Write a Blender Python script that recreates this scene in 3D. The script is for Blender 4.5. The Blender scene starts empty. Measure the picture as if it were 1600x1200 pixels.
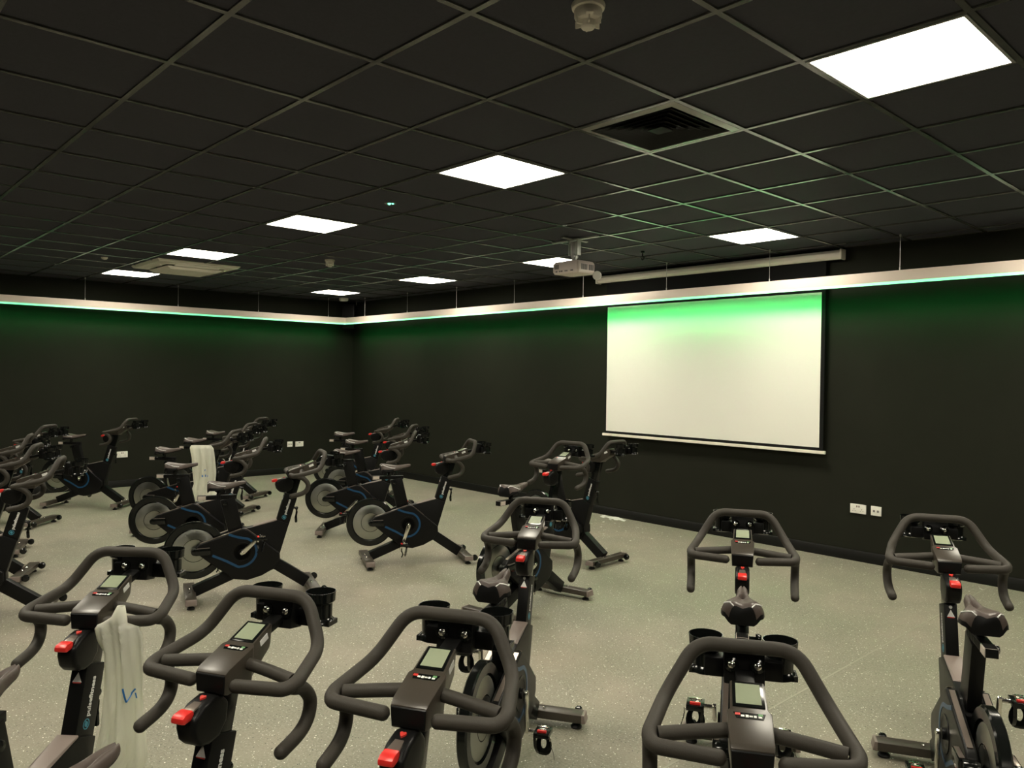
import bpy, bmesh, math, random
from mathutils import Vector, Matrix
random.seed(7)
C = bpy.context.scene.collection
PI = math.pi
H = 2.974                      # ceiling height
GX, GY, T = 10.0712, -4.4545, 0.6   # ceiling grid origin and pitch
XR, YF = 14.6, -9.2            # far sides of the room behind the viewer

# ------------------------------------------------------------------ materials
def new_mat(name):
    m = bpy.data.materials.new(name); m.use_nodes = True
    nt = m.node_tree; b = nt.nodes['Principled BSDF']
    return m, nt, b
def sset(b, k, v):
    if k in b.inputs: b.inputs[k].default_value = v
def mat(name, col, rough=.5, metal=0., spec=.5, noise=0., scale=30., bump=0., coat=0.):
    m, nt, b = new_mat(name)
    sset(b, 'Base Color', (*col, 1)); sset(b, 'Roughness', rough); sset(b, 'Metallic', metal)
    sset(b, 'Specular IOR Level', spec); sset(b, 'Coat Weight', coat)
    if noise or bump:
        tc = nt.nodes.new('ShaderNodeTexCoord'); n = nt.nodes.new('ShaderNodeTexNoise')
        n.inputs['Scale'].default_value = scale; n.inputs['Detail'].default_value = 4
        nt.links.new(tc.outputs['Object'], n.inputs['Vector'])
        if noise:
            mx = nt.nodes.new('ShaderNodeMix'); mx.data_type = 'RGBA'
            mx.inputs[6].default_value = (*[c*(1-noise) for c in col], 1)
            mx.inputs[7].default_value = (*[min(1, c*(1+noise)) for c in col], 1)
            nt.links.new(n.outputs['Fac'], mx.inputs[0]); nt.links.new(mx.outputs[2], b.inputs['Base Color'])
        if bump:
            bp = nt.nodes.new('ShaderNodeBump'); bp.inputs['Strength'].default_value = bump; bp.inputs['Distance'].default_value = .002
            nt.links.new(n.outputs['Fac'], bp.inputs['Height']); nt.links.new(bp.outputs['Normal'], b.inputs['Normal'])
    return m
def emit(name, col, strength, lobe=None, base=(.8, .8, .8)):
    m, nt, b = new_mat(name)
    sset(b, 'Base Color', (*base, 1)); sset(b, 'Emission Color', (*col, 1)); sset(b, 'Emission Strength', strength)
    sset(b, 'Roughness', .6); sset(b, 'Specular IOR Level', .2)
    if lobe:                   # a micro-prism diffuser throws less light out at flat angles
        g = nt.nodes.new('ShaderNodeNewGeometry'); d = nt.nodes.new('ShaderNodeVectorMath'); d.operation = 'DOT_PRODUCT'
        nt.links.new(g.outputs['Normal'], d.inputs[0]); nt.links.new(g.outputs['Incoming'], d.inputs[1])
        a = nt.nodes.new('ShaderNodeMath'); a.operation = 'ABSOLUTE'; nt.links.new(d.outputs['Value'], a.inputs[0])
        p = nt.nodes.new('ShaderNodeMath'); p.operation = 'POWER'; p.inputs[1].default_value = lobe[1]; nt.links.new(a.outputs[0], p.inputs[0])
        q = nt.nodes.new('ShaderNodeMath'); q.operation = 'MULTIPLY_ADD'
        q.inputs[1].default_value = strength*(1-lobe[0]); q.inputs[2].default_value = strength*lobe[0]
        nt.links.new(p.outputs[0], q.inputs[0]); nt.links.new(q.outputs[0], b.inputs['Emission Strength'])
    return m

M = dict(
    wall=mat('black_wall_paint', (.0192, .0200, .0148), .6, spec=.05, noise=.12, scale=3, bump=.05),
    skirting=mat('black_skirting', (.009, .009, .008), .4, spec=.15),
    tile=mat('black_ceiling_tile', (.050, .049, .062), .8, spec=.25, noise=.15, scale=60, bump=.15),
    tbar=mat('black_ceiling_bar', (.16, .16, .15), .20, metal=.55, spec=.8),
    vent=mat('black_vent_metal', (.012, .012, .012), .6, spec=.1),
    ventframe=mat('grey_vent_frame', (.36, .36, .33), .3, metal=.5),
    panelrim=mat('panel_rim', (.35, .35, .35), .4),
    black=mat('black_powder_coat', (.0055, .0055, .0055), .40, spec=.22),
    plastic=mat('black_plastic', (.0055, .0055, .0055), .38, spec=.20),
    gloss=mat('gloss_black_plastic', (.005, .006, .0055), .15, spec=.40),
    foam=mat('charcoal_foam_grip', (.038, .033, .026), .62, spec=.35, noise=.12, scale=400, bump=.2),
    console=mat('charcoal_console_plastic', (.048, .040, .031), .33, spec=.45),
    saddle=mat('brown_black_saddle_vinyl', (.072, .054, .046), .42, spec=.5, noise=.1, scale=200, bump=.08),
    grey=mat('warm_grey_plastic', (.20, .16, .14), .38, spec=.5),
    edge=mat('satin_grey_edge', (.36, .30, .26), .30, metal=.8),
    rubber=mat('black_rubber', (.006, .006, .006), .55),
    sleeve=mat('pale_slider_sleeve', (.60, .53, .46), .4),
    chrome=mat('chrome', (.80, .78, .72), .16, metal=1.),
    disc=mat('brushed_steel_disc', (.40, .41, .37), .30, metal=1., noise=.10, scale=8),
    blue=mat('blue_stripe', (.006, .060, .150), .35),
    logo=mat('pale_blue_logo', (.07, .30, .42), .5),
    white=mat('white_print', (.80, .80, .78), .5),
    red=mat('red_plastic', (.70, .025, .02), .35, spec=.5),
    redp=mat('red_print', (.60, .04, .03), .45),
    greenp=mat('green_print', (.12, .30, .12), .45),
    lcd=mat('lcd_glass', (.30, .34, .235), .14, spec=.5),
    fabric=mat('white_screen_fabric', (.82, .80, .74), .9, spec=.1),
    blackfab=mat('black_screen_border', (.010, .010, .010), .8, spec=.1),
    cream=mat('cream_metal', (.86, .80, .70), .42, spec=.4),
    socket=mat('white_socket_plastic', (.85, .83, .76), .35),
    dark=mat('dark_slot', (.02, .02, .02), .6),
    detector=mat('off_white_plastic', (.85, .79, .70), .45),
    acw=mat('cassette_white', (.85, .80, .70), .5),
    projector=mat('projector_shell', (.92, .80, .74), .42),
    vents=mat('projector_grille', (.20, .18, .17), .5),
    alu=mat('anodised_profile', (.93, .80, .70), .5, metal=0.),
    wire=mat('steel_wire', (.55, .55, .52), .4, metal=.6),
    bag=mat('white_plastic_bag', (.95, .94, .86), .42, spec=.35, noise=.03, scale=20),
    bagblue=mat('blue_bag_print', (.03, .22, .62), .5),
    seam=mat('pale_floor_seam', (.31, .30, .23), .6, noise=.3, scale=1.5),
    dust=mat('white_plaster_dust', (.72, .72, .66), .95),
    panel=emit('lit_panel_diffuser', (1., .93, .76), 43., lobe=(.45, 1.7)),
    green=emit('green_led_diffuser', (.02, 1., .20), 82., lobe=(.05, 14)),
    greenside=emit('green_led_lip', (.06, .95, .34), 1.2),
    exitled=emit('green_indicator', (.15, 1., .55), 3.),
)
# the bag film lets some light through
def thin(m, w=.55):
    nt = m.node_tree; b = nt.nodes['Principled BSDF']; out = nt.nodes['Material Output']
    t = nt.nodes.new('ShaderNodeBsdfTranslucent'); t.inputs['Color'].default_value = (.86, .87, .74, 1)
    mx = nt.nodes.new('ShaderNodeMixShader'); mx.inputs[0].default_value = w
    nt.links.new(b.outputs[0], mx.inputs[1]); nt.links.new(t.outputs[0], mx.inputs[2]); nt.links.new(mx.outputs[0], out.inputs['Surface'])
thin(M['bag'])

def radial_brush(m, an=.75):
    nt = m.node_tree; b = nt.nodes['Principled BSDF']; t = nt.nodes.new('ShaderNodeTangent')
    t.direction_type = 'RADIAL'; t.axis = 'Y'; sset(b, 'Anisotropic', an); nt.links.new(t.outputs[0], b.inputs['Tangent'])
radial_brush(M['disc'])
def floor_material():
    m, nt, b = new_mat('speckled_rubber_floor'); N = nt.nodes.new; L = nt.links.new
    tc = N('ShaderNodeTexCoord'); P = tc.outputs['Object']
    def noise(scale, detail=3, rough=.55):
        n = N('ShaderNodeTexNoise'); n.inputs['Scale'].default_value = scale; n.inputs['Detail'].default_value = detail
        n.inputs['Roughness'].default_value = rough; L(P, n.inputs['Vector']); return n.outputs['Fac']
    def ramp(fac, a, bb, ca=(0, 0, 0, 1), cb=(1, 1, 1, 1)):
        r = N('ShaderNodeValToRGB'); r.color_ramp.elements[0].position = a; r.color_ramp.elements[1].position = bb
        r.color_ramp.elements[0].color = ca; r.color_ramp.elements[1].color = cb; L(fac, r.inputs[0]); return r.outputs[0]
    def mix(f, a, bb, mode='MIX'):
        x = N('ShaderNodeMix'); x.data_type = 'RGBA'; x.blend_type = mode
        if isinstance(f, float): x.inputs[0].default_value = f
        else: L(f, x.inputs[0])
        for s, v in ((6, a), (7, bb)):
            if isinstance(v, tuple): x.inputs[s].default_value = v
            else: L(v, x.inputs[s])
        return x.outputs[2]
    base = mix(ramp(noise(.42, 3), .40, .60), (.170, .196, .118, 1), (.275, .228, .182, 1))  # green patches carry the troughs' green light, painted into the mottled floor colour
    base = mix(ramp(noise(2.3, 4), .35, .75), base, (.135, .138, .098, 1))
    base = mix(ramp(noise(90, 2), .3, .7), base, (.29, .275, .215, 1))
    for sc, th, col in ((40, .13, (.95, .94, .82, 1)), (85, .17, (.74, .73, .63, 1)), (45, .15, (.06, .065, .05, 1))):
        v = N('ShaderNodeTexVoronoi'); v.inputs['Scale'].default_value = sc; L(P, v.inputs['Vector'])
        wn = N('ShaderNodeTexWhiteNoise'); wn.noise_dimensions = '3D'; L(v.outputs['Position'], wn.inputs['Vector'])
        keep = N('ShaderNodeMath'); keep.operation = 'LESS_THAN'; keep.inputs[1].default_value = .45; L(wn.outputs['Value'], keep.inputs[0])
        d = N('ShaderNodeMath'); d.operation = 'LESS_THAN'; d.inputs[1].default_value = th; L(v.outputs['Distance'], d.inputs[0])
        k = N('ShaderNodeMath'); k.operation = 'MULTIPLY'; L(keep.outputs[0], k.inputs[0]); L(d.outputs[0], k.inputs[1])
        base = mix(k.outputs[0], base, col)
    # dusty scuffs
    base = mix(ramp(noise(5.5, 6, .7), .60, .85, (0, 0, 0, 1), (.55, .55, .55, 1)), base, (.50, .48, .37, 1))
    L(base, b.inputs['Base Color'])
    sset(b, 'Roughness', .50); sset(b, 'Specular IOR Level', .38)
    bp = N('ShaderNodeBump'); bp.inputs['Strength'].default_value = .12; bp.inputs['Distance'].default_value = .003
    L(noise(150, 3), bp.inputs['Height']); L(bp.outputs['Normal'], b.inputs['Normal'])
    return m
M['floor'] = floor_material()

# ------------------------------------------------------------------ mesh helpers
def V(*a): return Vector(a)
def smooth_path(pts, n=6, closed=False):
    P = [Vector(p) for p in pts]; out = []; k = len(P)
    for i in range(k if closed else k-1):
        p0 = P[(i-1) % k] if closed or i > 0 else P[0]*2-P[1]
        p1, p2 = P[i], P[(i+1) % k]
        p3 = P[(i+2) % k] if closed or i+2 < k else P[-1]*2-P[-2]
        for j in range(n):
            t = j/n
            out.append(.5*((2*p1)+(p2-p0)*t+(2*p0-5*p1+4*p2-p3)*t*t+(3*p1-p0-3*p2+p3)*t**3))
    if not closed: out.append(P[-1])
    return out
def fillet(pts, r, n=5):
    """polyline with rounded corners"""
    P = [Vector(p) for p in pts]; out = [P[0]]
    for i in range(1, len(P)-1):
        a, b, c = P[i-1], P[i], P[i+1]
        d = min(r, (a-b).length*.48, (c-b).length*.48)
        s, e = b+(a-b).normalized()*d, b+(c-b).normalized()*d
        for j in range(n+1):
            t = j/n; out.append((1-t)**2*s+2*t*(1-t)*b+t*t*e)
    out.append(P[-1]); return out
class MB:
    def __init__(self): self.v = []; self.f = []; self.m = []
    def add(self, vs, fs, mi=0):
        o = len(self.v); self.v += [tuple(x) for x in vs]
        for f in fs: self.f.append(tuple(o+i for i in f)); self.m.append(mi)
        return self
    def box(self, c, s, mi=0, R=None):
        hx, hy, hz = s[0]/2, s[1]/2, s[2]/2; c = Vector(c)
        vs = [Vector((x, y, z)) for x in (-hx, hx) for y in (-hy, hy) for z in (-hz, hz)]
        if R is not None: vs = [R @ v for v in vs]
        return self.add([c+v for v in vs], [(0, 1, 3, 2), (4, 6, 7, 5), (0, 4, 5, 1), (2, 3, 7, 6), (0, 2, 6, 4), (1, 5, 7, 3)], mi)
    def prism(self, poly, y0, y1, mi=0):
        n = len(poly)
        a = sum(poly[i][0]*poly[(i+1) % n][1]-poly[(i+1) % n][0]*poly[i][1] for i in range(n))
        if a < 0: poly = poly[::-1]
        if y0 > y1: y0, y1 = y1, y0
        vs = [(x, y0, z) for x, z in poly]+[(x, y1, z) for x, z in poly]
        fs = [tuple(range(n)), tuple(range(2*n-1, n-1, -1))]+[((i+1) % n, i, n+i, n+(i+1) % n) for i in range(n)]
        return self.add(vs, fs, mi)
    def loft(self, A, B, mi=0):
        n = len(A)
        return self.add(list(A)+list(B), [tuple(range(n-1, -1, -1)), tuple(range(n, 2*n))]+[(i, (i+1) % n, n+(i+1) % n, n+i) for i in range(n)], mi)
    def tube(self, path, r, n=10, mi=0, closed=False, cap=True, dome=False):
        P = [Vector(p) for p in path]; k = len(P); rs = r if isinstance(r, (list, tuple)) else [r]*k
        T_ = []
        for i in range(k):
            a, b = (P[i-1], P[(i+1) % k]) if closed else (P[max(i-1, 0)], P[min(i+1, k-1)])
            T_.append((b-a).normalized())
        if dome and not closed:
            NP, NR, NT = [], [], []
            for a in (0, .35, .7): NP.append(P[0]-T_[0]*rs[0]*(1-a)*.9); NR.append(rs[0]*math.sin(math.acos(max(-1, min(1, (1-a)*.98))))); NT.append(T_[0])
            NP += P; NR += rs; NT += T_
            for a in (.7, .35, 0): NP.append(P[-1]+T_[-1]*rs[-1]*(1-a)*.9); NR.append(rs[-1]*math.sin(math.acos(max(-1, min(1, (1-a)*.98))))); NT.append(T_[-1])
            P, rs, T_ = NP, NR, NT; k = len(P)
        u = T_[0].orthogonal().normalized(); vs = []
        for i in range(k):
            u = (u-T_[i]*u.dot(T_[i])).normalized(); w = T_[i].cross(u)
            for j in range(n):
                a = 2*PI*j/n; vs.append(P[i]+(u*math.cos(a)+w*math.sin(a))*rs[i])
        fs = []
        for i in range(k if closed else k-1):
            i2 = (i+1) % k
            for j in range(n): fs.append((i*n+j, i*n+(j+1) % n, i2*n+(j+1) % n, i2*n+j))
        if cap and not closed: fs += [tuple(range(n-1, -1, -1)), tuple((k-1)*n+j for j in range(n))]
        return self.add(vs, fs, mi)
    def lathe(self, prof, o, ax, n=24, mi=0, mis=None, skip=None):
        """prof: (radius, height along ax)"""
        ax = Vector(ax).normalized(); o = Vector(o); u = ax.orthogonal().normalized(); w = ax.cross(u)
        vs = [o+ax*h+(u*math.cos(2*PI*j/n)+w*math.sin(2*PI*j/n))*max(r, 1e-5) for r, h in prof for j in range(n)]
        for i in range(len(prof)-1):
            fs = [(i*n+j, i*n+(j+1) % n, (i+1)*n+(j+1) % n, (i+1)*n+j) for j in range(n) if not (skip and skip(i, j))]
            o_ = len(self.v) if i == 0 else o_
            if i == 0: self.v += [tuple(x) for x in vs]
            for f in fs: self.f.append(tuple(o_+a for a in f)); self.m.append(mis[i] if mis else mi)
        return self
    def cyl(self, a, b, r, n=16, mi=0):
        a, b = Vector(a), Vector(b); L = (b-a).length
        return self.lathe([(0, 0), (r, 0), (r, L), (0, L)], a, b-a, n, mi)
    def ribbon(self, path, nrm, w, t, mi=0):
        """flat strip lying along path, face turned to nrm"""
        P = [Vector(p) for p in path]; k = len(P); nrm = Vector(nrm).normalized(); vs = []
        for i in range(k):
            d = (P[min(i+1, k-1)]-P[max(i-1, 0)]).normalized(); s = d.cross(nrm).normalized()*w/2
            vs += [P[i]-s, P[i]+s, P[i]+s+nrm*t, P[i]-s+nrm*t]
        fs = [(3, 2, 1, 0), tuple((k-1)*4+j for j in range(4))]
        for i in range(k-1):
            for j in range(4): fs.append((i*4+j, i*4+(j+1) % 4, (i+1)*4+(j+1) % 4, (i+1)*4+j))
        return self.add(vs, fs, mi)
    def build(self, name, mats, parent=None, bevel=0., seg=2, sharp=38, loc=None):
        me = bpy.data.meshes.new(name); me.from_pydata(self.v, [], self.f)
        mats = mats if isinstance(mats, (list, tuple)) else [mats]
        for m in mats: me.materials.append(M[m])
        me.polygons.foreach_set('material_index', self.m)
        bm = bmesh.new(); bm.from_mesh(me)
        bmesh.ops.remove_doubles(bm, verts=bm.verts, dist=1e-5)
        bmesh.ops.recalc_face_normals(bm, faces=bm.faces)
        if bevel:
            ed = [e for e in bm.edges if len(e.link_faces) == 2 and e.calc_face_angle(0) > math.radians(30)]
            bmesh.ops.bevel(bm, geom=ed, offset=bevel, segments=seg, affect='EDGES', profile=.6, clamp_overlap=True)
        for f in bm.faces: f.smooth = True
        for e in bm.edges:
            e.smooth = not (len(e.link_faces) == 2 and e.calc_face_angle(0) > math.radians(sharp))
        bm.to_mesh(me); bm.free(); me.update()
        o = bpy.data.objects.new(name, me); C.objects.link(o)
        if parent is not None: o.parent = parent
        if loc is not None: o.location = loc
        return o
def prop(o, label=None, cat=None, group=None, kind=None):
    for k, v in (('label', label), ('category', cat), ('group', group), ('kind', kind)):
        if v: o[k] = v
    return o
def thing(name, label, cat, loc=(0, 0, 0), rz=0., group=None):
    o = bpy.data.objects.new(name, None); C.objects.link(o); o.location = loc; o.rotation_euler = (0, 0, rz)
    o.empty_display_size = .1
    return prop(o, label, cat, group)
KIDS = {}
def copy_tree(o, parent=None):
    c = o.copy(); C.objects.link(c)
    if parent is not None: c.parent = parent
    for ch in list(o.children): copy_tree(ch, c)
    return c
def text_mesh(body, size, bold=0.):
    cu = bpy.data.curves.new('lettering', 'FONT'); cu.body = body; cu.size = size; cu.offset = bold; cu.extrude = .0004
    cu.align_x = 'LEFT'; cu.resolution_u = 3
    o = bpy.data.objects.new('lettering', cu); C.objects.link(o)
    dg = bpy.context.evaluated_depsgraph_get(); me = bpy.data.meshes.new_from_object(o.evaluated_get(dg))
    bpy.data.objects.remove(o); bpy.data.curves.remove(cu)
    return me
def place_text(me, origin, xd, yd, name, mkey, parent):
    xd, yd = Vector(xd).normalized(), Vector(yd).normalized(); z = xd.cross(yd)
    R = Matrix((xd, yd, z)).transposed().to_4x4(); R.translation = Vector(origin)
    me = me.copy(); me.transform(R); me.materials.clear(); me.materials.append(M[mkey])
    o = bpy.data.objects.new(name, me); C.objects.link(o); o.parent = parent
    return o

# ------------------------------------------------------------------ room shell
def struct(mb, name, m, bevel=0): return prop(mb.build(name, m, bevel=bevel), kind='structure')
struct(MB().box((XR/2, YF/2, -.05), (XR, -YF, .1)), 'floor', 'floor')
struct(MB().box((XR/2, YF/2, H+.05), (XR, -YF, .1)), 'ceiling', 'tile')
struct(MB().box((-.06, YF/2, H/2), (.12, -YF+.24, H+.2)), 'wall_left', 'wall')
struct(MB().box((XR/2, .06, H/2), (XR, .12, H+.2)), 'wall_right', 'wall')
struct(MB().box((XR+.06, YF/2, H/2), (.12, -YF+.24, H+.2)), 'wall_rear', 'wall')
struct(MB().box((XR/2, YF-.06, H/2), (XR, .12, H+.2)), 'wall_near', 'wall')
struct(MB().prism([(0, 0), (.018, 0), (.018, .088), (.010, .1), (0, .1)], YF, -.018), 'baseboard_left', 'skirting')
bb = MB(); bb.add([(0, 0, 0), (0, -.018, 0), (0, -.018, .088), (0, -.010, .1), (0, 0, .1), (XR, 0, 0), (XR, -.018, 0), (XR, -.018, .088), (XR, -.010, .1), (XR, 0, .1)],
    [(0, 1, 2, 3, 4), (9, 8, 7, 6, 5), (0, 5, 6, 1), (1, 6, 7, 2), (2, 7, 8, 3), (3, 8, 9, 4), (4, 9, 5, 0)])
struct(bb, 'baseboard_right', 'skirting')
# seam between two floor sheets, a thin paler welded line
struct(MB().box((10.16, YF/2, .0004), (.011, -YF-.05, .0012)), 'trim_2', 'seam')
# ceiling bars (one mesh: a continuous grid)
tb = MB()
i = math.ceil((0-GX)/T)
while GX+i*T < XR:
    tb.box((GX+i*T, YF/2, H-.003), (.024, -YF, .010)); i += 1
j = math.ceil((YF-GY)/T)
while GY+j*T < 0:
    tb.box((XR/2, GY+j*T, H-.0032), (XR, .024, .010)); j += 1
tb.box((.012, YF/2, H-.003), (.024, -YF, .010)); tb.box((XR/2, -.012, H-.003), (XR, .024, .010))
struct(tb, 'trim_1', 'tbar')

# ------------------------------------------------------------------ ceiling light panels
panel_labels = {
    (1, 0): 'largest lit square ceiling panel, the one closest overhead',
    (-3, 0): 'lit square ceiling panel between the black vent grille and the green indicator',
    (-7, 0): 'lit square ceiling panel next beyond the green indicator light',
    (-11, 0): 'lit square ceiling panel touching the near edge of the white air cassette',
    (-15, 0): 'lit square ceiling panel on the far side of the white air cassette',
    (-3, 5): 'lit square ceiling panel directly above the roller casing of the projection screen',
    (-7, 5): 'lit square ceiling panel partly hidden behind the projector',
    (-11, 5): 'lit square ceiling panel midway between the projector and the corner speaker',
    (-15, 5): 'lit square ceiling panel right over the corner speaker',
}
proto = thing('recessed_light', 'x', 'ceiling light', (0, 0, 0))
fr = MB(); a, b_ = .288, .276
for s in (-1, 1):
    fr.box((s*(a+b_)/2, 0, -.004), (a-b_, 2*a, .012)); fr.box((0, s*(a+b_)/2, -.004), (2*b_, a-b_, .012))
fr.build('panel_frame', 'panelrim', proto)
df = MB(); df.box((0, 0, -.004), (2*b_, 2*b_, .006)); df.build('diffuser', 'panel', proto)
first = True
for jy in (5, 0, -5):
    for ix in (5, 1, -3, -7, -11, -15):
        o = proto if first else copy_tree(proto); first = False
        o.location = (GX+(ix+.5)*T, GY+(jy+.5)*T, H-.002)
        seen = (ix, jy) in panel_labels
        prop(o, panel_labels.get((ix, jy), 'lit square ceiling panel beyond the edges of the view'), 'ceiling light',
             'square ceiling panels' if seen else 'square ceiling panels out of view', 'thing')

# ------------------------------------------------------------------ suspended light troughs
ZT, OFF, PW = 2.548, .36, .055
def trough(along_x, L, label, wires):
    t = thing('suspended_light', label, 'light', (OFF, -OFF, ZT), 0 if along_x else -PI/2, 'suspended light troughs')
    s = 1
    b = MB(); y0 = -PW/2
    x0 = -PW/2 if along_x else PW/2+.001; cx, cl = (x0+L)/2, L-x0
    b.box((cx, 0, .066), (cl, PW, .094)); b.build('profile', 'alu', t, bevel=.002)
    d = MB()
    q = 1 if along_x else -1
    d.box((cx, -q*(PW/2-.003), .008), (cl, .006, .022), 1)
    d.build('diffuser_lip', ['greenside', 'greenside'], t)
    # the lens strip in the underside is canted towards the wall
    e = MB(); q = 1 if along_x else -1
    c40, s40 = math.cos(math.radians(34)), math.sin(math.radians(34)); w_ = .022
    # strip facing along (q*c40, -s40) in the local YZ plane
    p0, p1 = V(0, q*(-s40)*w_/2, -c40*w_/2)+V(0, 0, .008), V(0, q*s40*w_/2, c40*w_/2)+V(0, 0, .008)
    xs, xe = x0+.003, L-.003
    e.add([V(xs, p0.y, p0.z), V(xe, p0.y, p0.z), V(xe, p1.y, p1.z), V(xs, p1.y, p1.z)]+[V(x, p.y-q*c40*.004, p.z+s40*.004) for x, p in ((xs, p0), (xe, p0), (xe, p1), (xs, p1))],
          [(0, 1, 2, 3), (7, 6, 5, 4), (0, 4, 5, 1), (1, 5, 6, 2), (2, 6, 7, 3), (3, 7, 4, 0)])
    e.build('lens_strip', 'green', t)
    for w in wires:
        k = MB(); k.cyl((w, 0, .112), (w, 0, H-ZT), .0022, 6); k.cyl((w, 0, .112), (w, 0, .14), .006, 8); k.cyl((w, 0, H-ZT-.02), (w, 0, H-ZT-.001), .008, 8)
        k.build('hanging_wire', 'wire', t)
    return t
trough(True, XR-OFF-.1, 'long pale light trough with green glow hanging along the projection screen wall', [.60+1.222*i for i in range(11)])
trough(False, -YF-OFF-.1, 'pale light trough with green glow hanging along the wall behind the bike rows', [.34+1.245*i for i in range(7)])

# ------------------------------------------------------------------ projection screen
sc = thing('projection_screen', 'large white roll-down projection screen with black border and green wash at top', 'projection screen', (7.36, -.10, 1.0))
def scx(x): return x-7.36
def scz(z): return z-1.0
c = MB()
oct_ = [(.045*math.cos(a)*1.0, .047*math.sin(a)) for a in [PI/8+PI/4*k for k in range(8)]]
c.loft([(scx(5.875), y, scz(2.895)+z) for y, z in oct_], [(scx(8.885), y, scz(2.895)+z) for y, z in oct_])
case = c.build('roller_casing', 'cream', sc, bevel=.006)
for x in (5.865, 8.895):
    ec = MB(); ec.box((scx(x), 0, scz(2.895)), (.022, .098, .100)); ec.build('end_cap', 'cream', case, bevel=.01)
for x in (6.2, 8.55):
    br = MB(); br.box((scx(x), .06, scz(2.92)), (.05, .07, .03)); br.build('wall_bracket', 'cream', case)
fb = MB(); fb.box((scx(7.355), .022, (scz(2.86)+scz(1.01))/2), (2.745, .0012, 1.85)); fb.build('border', 'blackfab', sc)
# white projection surface, very slightly rippled
wv, wf = [], []; nx, nz = 40, 24
for i in range(nx+1):
    for k in range(nz+1):
        x = 6.005+2.685*i/nx; z = 1.048+1.505*k/nz
        wv.append((scx(x), .0185-.0012*math.sin(i*.6+.4*math.sin(k*.5))*(1-k/nz), scz(z)))
for i in range(nx):
    for k in range(nz): a = i*(nz+1)+k; wf.append((a, a+nz+1, a+nz+2, a+1))
MB().add(wv, wf).build('projection_surface', 'fabric', sc)
bar = MB(); bar.box((scx(7.355), .018, scz(1.003)), (2.80, .024, .030)); bar.build('weight_bar', 'cream', sc, bevel=.004)

# ------------------------------------------------------------------ projector on its ceiling bracket
pj = thing('projector', 'pale projector hanging from a metal ceiling bracket in front of the screen', 'projector', (7.33, -2.13, H))
b = MB()
b.box((0, 0, -.014), (.56, .030, .012)); b.box((-.02, .02, -.012), (.03, .34, .010))
b.box((-.05, 0, -.085), (.012, .05, .15)); b.box((.05, 0, -.085), (.012, .05, .15)); b.box((0, 0, -.018), (.13, .07, .014))
b.box((0, 0, -.10), (.05, .03, .12), 0); b.cyl((0, 0, -.14), (0, 0, -.215), .022, 12); b.box((0, 0, -.215), (.14, .10, .012)); b.cyl((0, -.03, -.17), (0, .03, -.17), .020, 12)
b.build('ceiling_bracket', 'wire', pj, bevel=.001)
b = MB()
lo = [(-.155, -.12), (.14, -.12), (.155, -.105), (.155, .10), (.12, .13), (-.12, .13), (-.155, .10)]
def ring(pts, s, z): return [(x*s+.0, y*s+.0, z) for x, y in pts]
b.loft(ring(lo, .93, -.335), ring(lo, 1., -.315)); b.loft(ring(lo, 1., -.315), ring(lo, 1., -.245)); b.loft(ring(lo, 1., -.245), ring(lo, .90, -.222))
body = b.build('projector_body', 'projector', pj, bevel=.004)
g = MB()
for k in range(7): g.box((.1565, -.075+.012*k, -.28), (.003, .006, .05))
for k in range(6): g.box((.1565, .025+.012*k, -.28), (.003, .006, .05))
for k in range(5): g.box((-.13+.011*k, -.1215, -.27), (.006, .003, .04))
for x, w in ((-.11, .02), (-.07, .012), (-.045, .02), (0, .012), (.02, .012), (.08, .03)): g.box((x, -.1215, -.312), (w, .003, .012))
g.build('grille', 'vents', body)
l = MB(); l.lathe([(0, 0), (.036, 0), (.040, .01), (.040, .035), (.030, .038), (.026, .02), (0, .016)], (.07, .125, -.285), (0, 1, 0), 24); l.build('lens', 'gloss', pj)
lc = MB(); lc.lathe([(0, 0), (.038, 0), (.041, .004), (.041, .012), (.036, .016), (0, .016)], (.165, .125, -.345), (.72, -.68, -.1), 24); lc.tube([(.12, .13, -.31), (.15, .135, -.32), (.165, .128, -.335)], .002, 6)
lc.build('lens_cap', 'socket', pj)

# ------------------------------------------------------------------ ceiling fittings
vt = thing('ceiling_vent', 'square black louvred ceiling vent beside the nearest panels', 'vent', (GX-.3, GY+.3, H))
f = MB(); r0, r1 = .286, .250
def sq(r, z): return [(-r, -r, z), (r, -r, z), (r, r, z), (-r, r, z)]
f.add(sq(r0, -.008)+sq(r1, -.014)+sq(r1, -.002), [(0, 1, 5, 4), (1, 2, 6, 5), (2, 3, 7, 6), (3, 0, 4, 7), (4, 5, 9, 8), (5, 6, 10, 9), (6, 7, 11, 10), (7, 4, 8, 11)])
f.build('vent_frame', 'ventframe', vt)
lv = MB()
for r in (.235, .195, .155, .115, .075):
    for a, bq in zip(range(4), range(1, 5)):
        A4, B4 = sq(r, -.016), sq(r-.026, -.003); q = bq % 4
        lv.add([A4[a], A4[q], B4[q], B4[a]], [(0, 1, 2, 3)])
lv.box((0, 0, -.012), (.09, .09, .004)); lv.box((0, 0, -.0015), (.5, .5, .001))
lv.build('louvre', 'vent', vt)

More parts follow.
